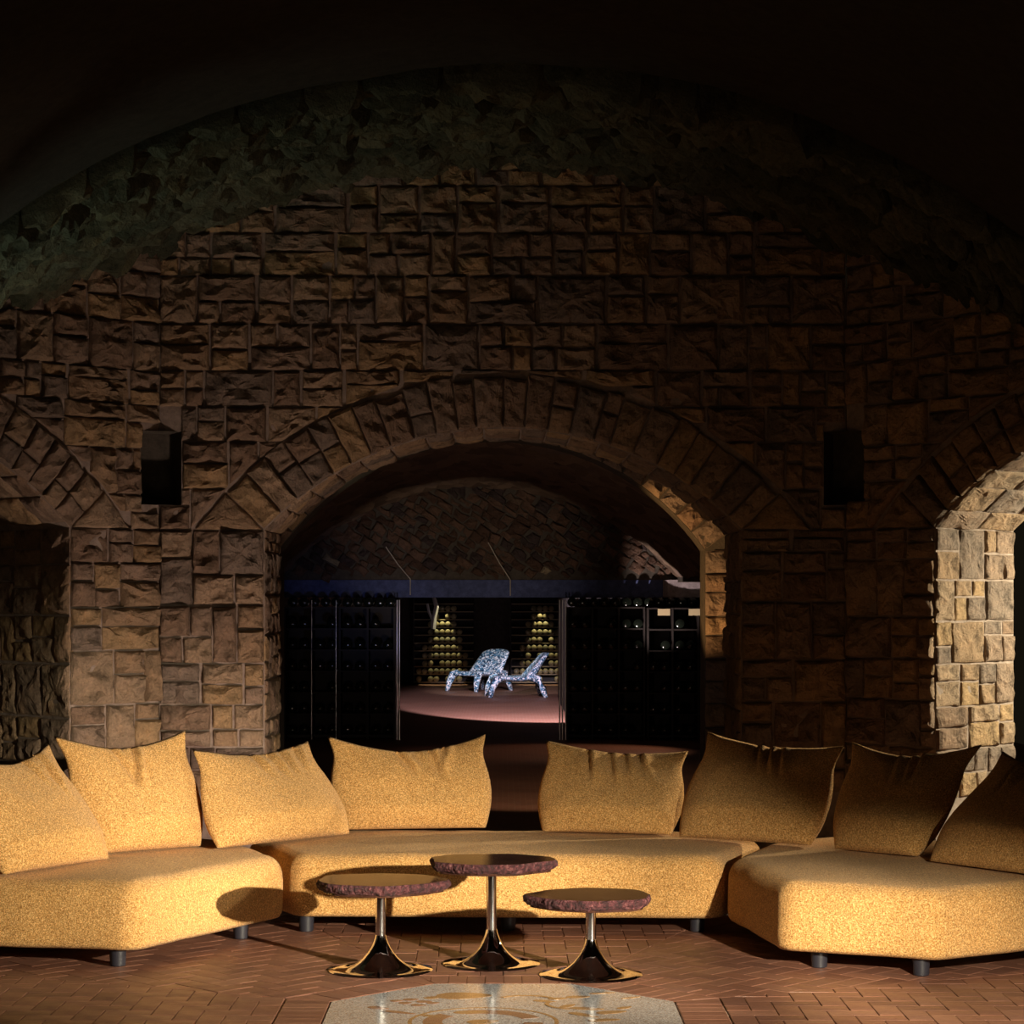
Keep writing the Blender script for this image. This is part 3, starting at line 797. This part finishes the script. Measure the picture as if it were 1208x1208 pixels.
def rack(x0, x1, y0, y1, h, label, ncol, nrow, wood=WOOD):
    o = ((x0+x1)/2, y0, 0); root = empty('wine_rack', o); tag(root, label, 'wine rack')
    B = lambda nm, a, b, c, d, e, f_: MB().box(a-o[0], b-o[0], c-o[1], d-o[1], e, f_).build(nm, wood, root)
    B('back_panel', x0, x1, y1-.02, y1, 0, h)
    for i in range(ncol+1):
        x = x0+(x1-x0)*i/ncol; x = min(max(x, x0+.015), x1-.015)
        B('side_panel' if i in (0, ncol) else 'upright', x-.012, x+.012, y0, y1-.02, 0, h)
    for j in range(nrow+1):
        z = .06+(h-.06)*j/nrow; B('shelf', x0+.03, x1-.03, y0+.01, y1-.02, z-.02, z)
    return root
random.seed(51)
RH = 1.635
rack(-2.70, -1.32, 26.65, 27.03, RH, 'dark tall wine rack under the blue band, next to the thin lit posts', 4, 6)
rack(.78, 1.76, 26.65, 27.03, RH, 'dark wine rack whose lit corner post stands by the speckled chairs', 3, 6)
rack(1.77, 2.72, 26.55, 26.98, RH-.01, 'dark wine rack with paper tickets beneath the pale lit plaster', 3, 6)
for (x0, x1, nc, nr, y, lab) in ((-2.70, -1.32, 4, 6, 26.60, 'dark bottle lying in the rack under the blue band'), (.78, 1.76, 3, 6, 26.60, 'dark bottle lying in the rack by the speckled chairs'), (1.77, 2.72, 3, 6, 26.50, 'dark bottle lying in the rack with paper tickets')):
    for j in range(nr):
        for i in range(nc):
            cw = (x1-x0)/nc; per = 2
            for q in range(per):
                if random.random() < .12: continue
                if nc == 3 and y < 26.55 and j == nr-1 and min(abs(x0+cw*(i+.28+.44*q)-tk) for tk in (1.98, 2.36)) < .15: continue
                x = x0+cw*(i+.28+.44*q); z = .06+(RH-.06)*j/nr+.0585
                bottle(BM1, (x, y, z), lab, lab.replace('bottle', 'bottles'))
for k in range(10): bottle(BM1, (-2.6+k*.135, 26.68+random.uniform(0, .05), RH+.0585), 'dark bottle lying on top of the rack under the blue band', 'bottles on top of the rack under the blue band')
for k in range(14):
    x = .86+k*.135
    bottle(BM1, (x, 26.68, RH+.0585), 'dark bottle lying on top of the racks by the pale plaster', 'bottles on top of the racks by the pale plaster')
for x in (1.98, 2.36):
    tag(MB().box(x-.075, x+.075, 26.545, 26.558, 1.53, 1.612).build('paper_ticket', PAPER), 'small aged paper ticket fixed to the front of the dark wine rack', 'ticket', 'paper tickets on the wine rack')
# slim metal posts at the rack ends
STEEL = m_plain('brushed_steel', (.6, .6, .6), .3, 1)
for x in (.70, .735, .775):
    tag(MB().lathe([(.009, 0), (.009, 1.72)], 10, (x, 26.58, 0)).build('metal_post', STEEL), 'thin steel post at the lit corner of the wine rack', 'post', 'steel posts at the rack corner')
for x in (-1.27, -1.30, -2.05, -2.35):
    tag(MB().lathe([(.007, 0), (.007, 1.72)], 10, (x, 26.60, 0)).build('metal_post', STEEL), 'thin steel post in front of the rack under the blue band', 'post', 'steel posts at the rack under the blue band')
# side of the aisle behind the near rack
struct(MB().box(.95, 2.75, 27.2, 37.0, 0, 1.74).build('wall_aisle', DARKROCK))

# ------------------------------------------------------------------ far room: back wall, lit racks, chairs
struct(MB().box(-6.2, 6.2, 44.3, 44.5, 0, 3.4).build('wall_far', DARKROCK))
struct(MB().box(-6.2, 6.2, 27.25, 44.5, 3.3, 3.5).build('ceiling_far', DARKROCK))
for xc, lab, bl in ((-1.19, 'lit bottle rack on the far wall behind the chair with the broad back', 'dusty bottle in the far lit rack behind the chair with the broad back'), (.78, 'lit bottle rack on the far wall behind the chair seen from its side', 'dusty bottle in the far lit rack behind the chair seen from its side')):
    o = (xc, 43.6, 0); root = empty('wine_rack', o); tag(root, lab, 'wine rack')
    MB().box(-.62, .62, .38, .40, 0, 1.74).build('back_panel', WOOD, root)
    for x in (-.62, .60): MB().box(x, x+.02, 0, .38, 0, 1.74).build('side_panel', WOOD, root)
    for j in range(11):
        z = .05+j*.158; MB().box(-.6, .6, 0, .38, z-.018, z).build('shelf', SHELFWOOD, root)
    for j in range(10):
        half = .5*(1-j/13)
        k = -.50
        while k <= .501:
            if abs(k) <= half+.06 and random.random() > .07: bottle(BM2, (xc+k, 43.58, .05+j*.158+.0565), bl, bl)
            k += .117
# white forked bracket
m = MB(); p = lambda x, y: at(x, y, 43.53)
m.tube([p(511, 742), p(512, 730), p(515, 716), p(513, 709), p(511, 703)], [.05, .055, .05, .045, .03], 8)
tag(m.build('forked_branch', WHITE), 'white forked branch standing against the far wall beside the lit rack', 'branch')
m = MB().tube([p(511, 733), p(506, 722), p(504, 712)], [.03, .028, .025], 8); b2 = m.build('side_twig', WHITE, bpy.data.objects['forked_branch'])

def chair(loc, rz, label):
    root = empty('lounge_chair', loc, rz); tag(root, label, 'chair', 'speckled lounge chairs')
    # seat: a thin rounded dished shell, front towards +x
    V = []; Fc = []; nu, nv = 14, 10
    for s in (1, -1):
        for j in range(nv+1):
            for i in range(nu+1):
                u = i/nu; vv_ = j/nv*2-1
                x = -.34+.80*u; w_ = .38+.03*math.sin(PI*u)
                z = .36-.06*math.sin(PI*u)*(1-vv_*vv_*.6)-.05*(u > .9)*(u-.9)*10
                e = (1-abs(vv_)**6)**.5*(1-abs(2*u-1)**8)**.5
                V.append((x, w_*vv_, z+s*(.012+.028*e)))
        b = 0 if s > 0 else (nu+1)*(nv+1)
        for j in range(nv):
            for i in range(nu): q = [b+j*(nu+1)+i, b+j*(nu+1)+i+1, b+(j+1)*(nu+1)+i+1, b+(j+1)*(nu+1)+i]; Fc.append(q if s > 0 else q[::-1])
    K = (nu+1)*(nv+1)
    rim = [(i, 0) for i in range(nu)]+[(nu, j) for j in range(nv)]+[(i, nv) for i in range(nu, 0, -1)]+[(0, j) for j in range(nv, 0, -1)]
    ids = [j*(nu+1)+i for i, j in rim]
    for k in range(len(ids)): a, b = ids[k], ids[(k+1) % len(ids)]; Fc.append((a, b, b+K, a+K))
    new('seat', V, Fc, SPECK, root, True)
    # backrest: curved wedge, narrower at its rounded top
    V = []; Fc = []; nu, nv = 12, 14
    for s in (1, -1):
        for j in range(nv+1):
            for i in range(nu+1):
                t = j/nv; vv_ = i/nu*2-1; top = min(1, (1-t)/.18)
                w_ = (.41-.08*t)*(.78+.22*math.sqrt(max(0, 1-(1-top)**2)))
                x = -.22-.30*t+.10*vv_*vv_*(1-t*.5); z = .34+.44*t-.03*vv_*vv_*t
                e = math.sqrt(max(0, 1-abs(vv_)**5))
                V.append((x+s*(.014+.075*e*(1-.55*t)), w_*vv_, z))
        b = 0 if s > 0 else (nu+1)*(nv+1)
        for j in range(nv):
            for i in range(nu): q = [b+j*(nu+1)+i, b+j*(nu+1)+i+1, b+(j+1)*(nu+1)+i+1, b+(j+1)*(nu+1)+i]; Fc.append(q if s > 0 else q[::-1])
    K = (nu+1)*(nv+1)
    rim = [(i, 0) for i in range(nu)]+[(nu, j) for j in range(nv)]+[(i, nv) for i in range(nu, 0, -1)]+[(0, j) for j in range(nv, 0, -1)]
    ids = [j*(nu+1)+i for i, j in rim]
    for k in range(len(ids)): a, b = ids[k], ids[(k+1) % len(ids)]; Fc.append((a, b, b+K, a+K))
    new('backrest', V, Fc, SPECK, root, True)
    for sx, sy in ((1, 1), (1, -1), (-1, 1), (-1, -1)):
        x0 = .38 if sx > 0 else -.30; x1 = .52 if sx > 0 else -.46
        MB().tube([(x0-.06*sx, sy*.27, .34), (x0+.03*sx, sy*.32, .31), ((x0+x1)/2+.03*sx, sy*.35, .17), (x1, sy*.37, .0)], [.07, .075, .06, .038], 10).build('leg', SPECK, root, True)
    return root
chair((-.42, 40.6, 0), math.radians(228), 'speckled blue and white lounge chair with its broad back to the lit rack')
chair((.26, 38.2, 0), math.radians(186), 'speckled blue and white lounge chair seen from its side')

# ------------------------------------------------------------------ dark rooms behind the side doorways
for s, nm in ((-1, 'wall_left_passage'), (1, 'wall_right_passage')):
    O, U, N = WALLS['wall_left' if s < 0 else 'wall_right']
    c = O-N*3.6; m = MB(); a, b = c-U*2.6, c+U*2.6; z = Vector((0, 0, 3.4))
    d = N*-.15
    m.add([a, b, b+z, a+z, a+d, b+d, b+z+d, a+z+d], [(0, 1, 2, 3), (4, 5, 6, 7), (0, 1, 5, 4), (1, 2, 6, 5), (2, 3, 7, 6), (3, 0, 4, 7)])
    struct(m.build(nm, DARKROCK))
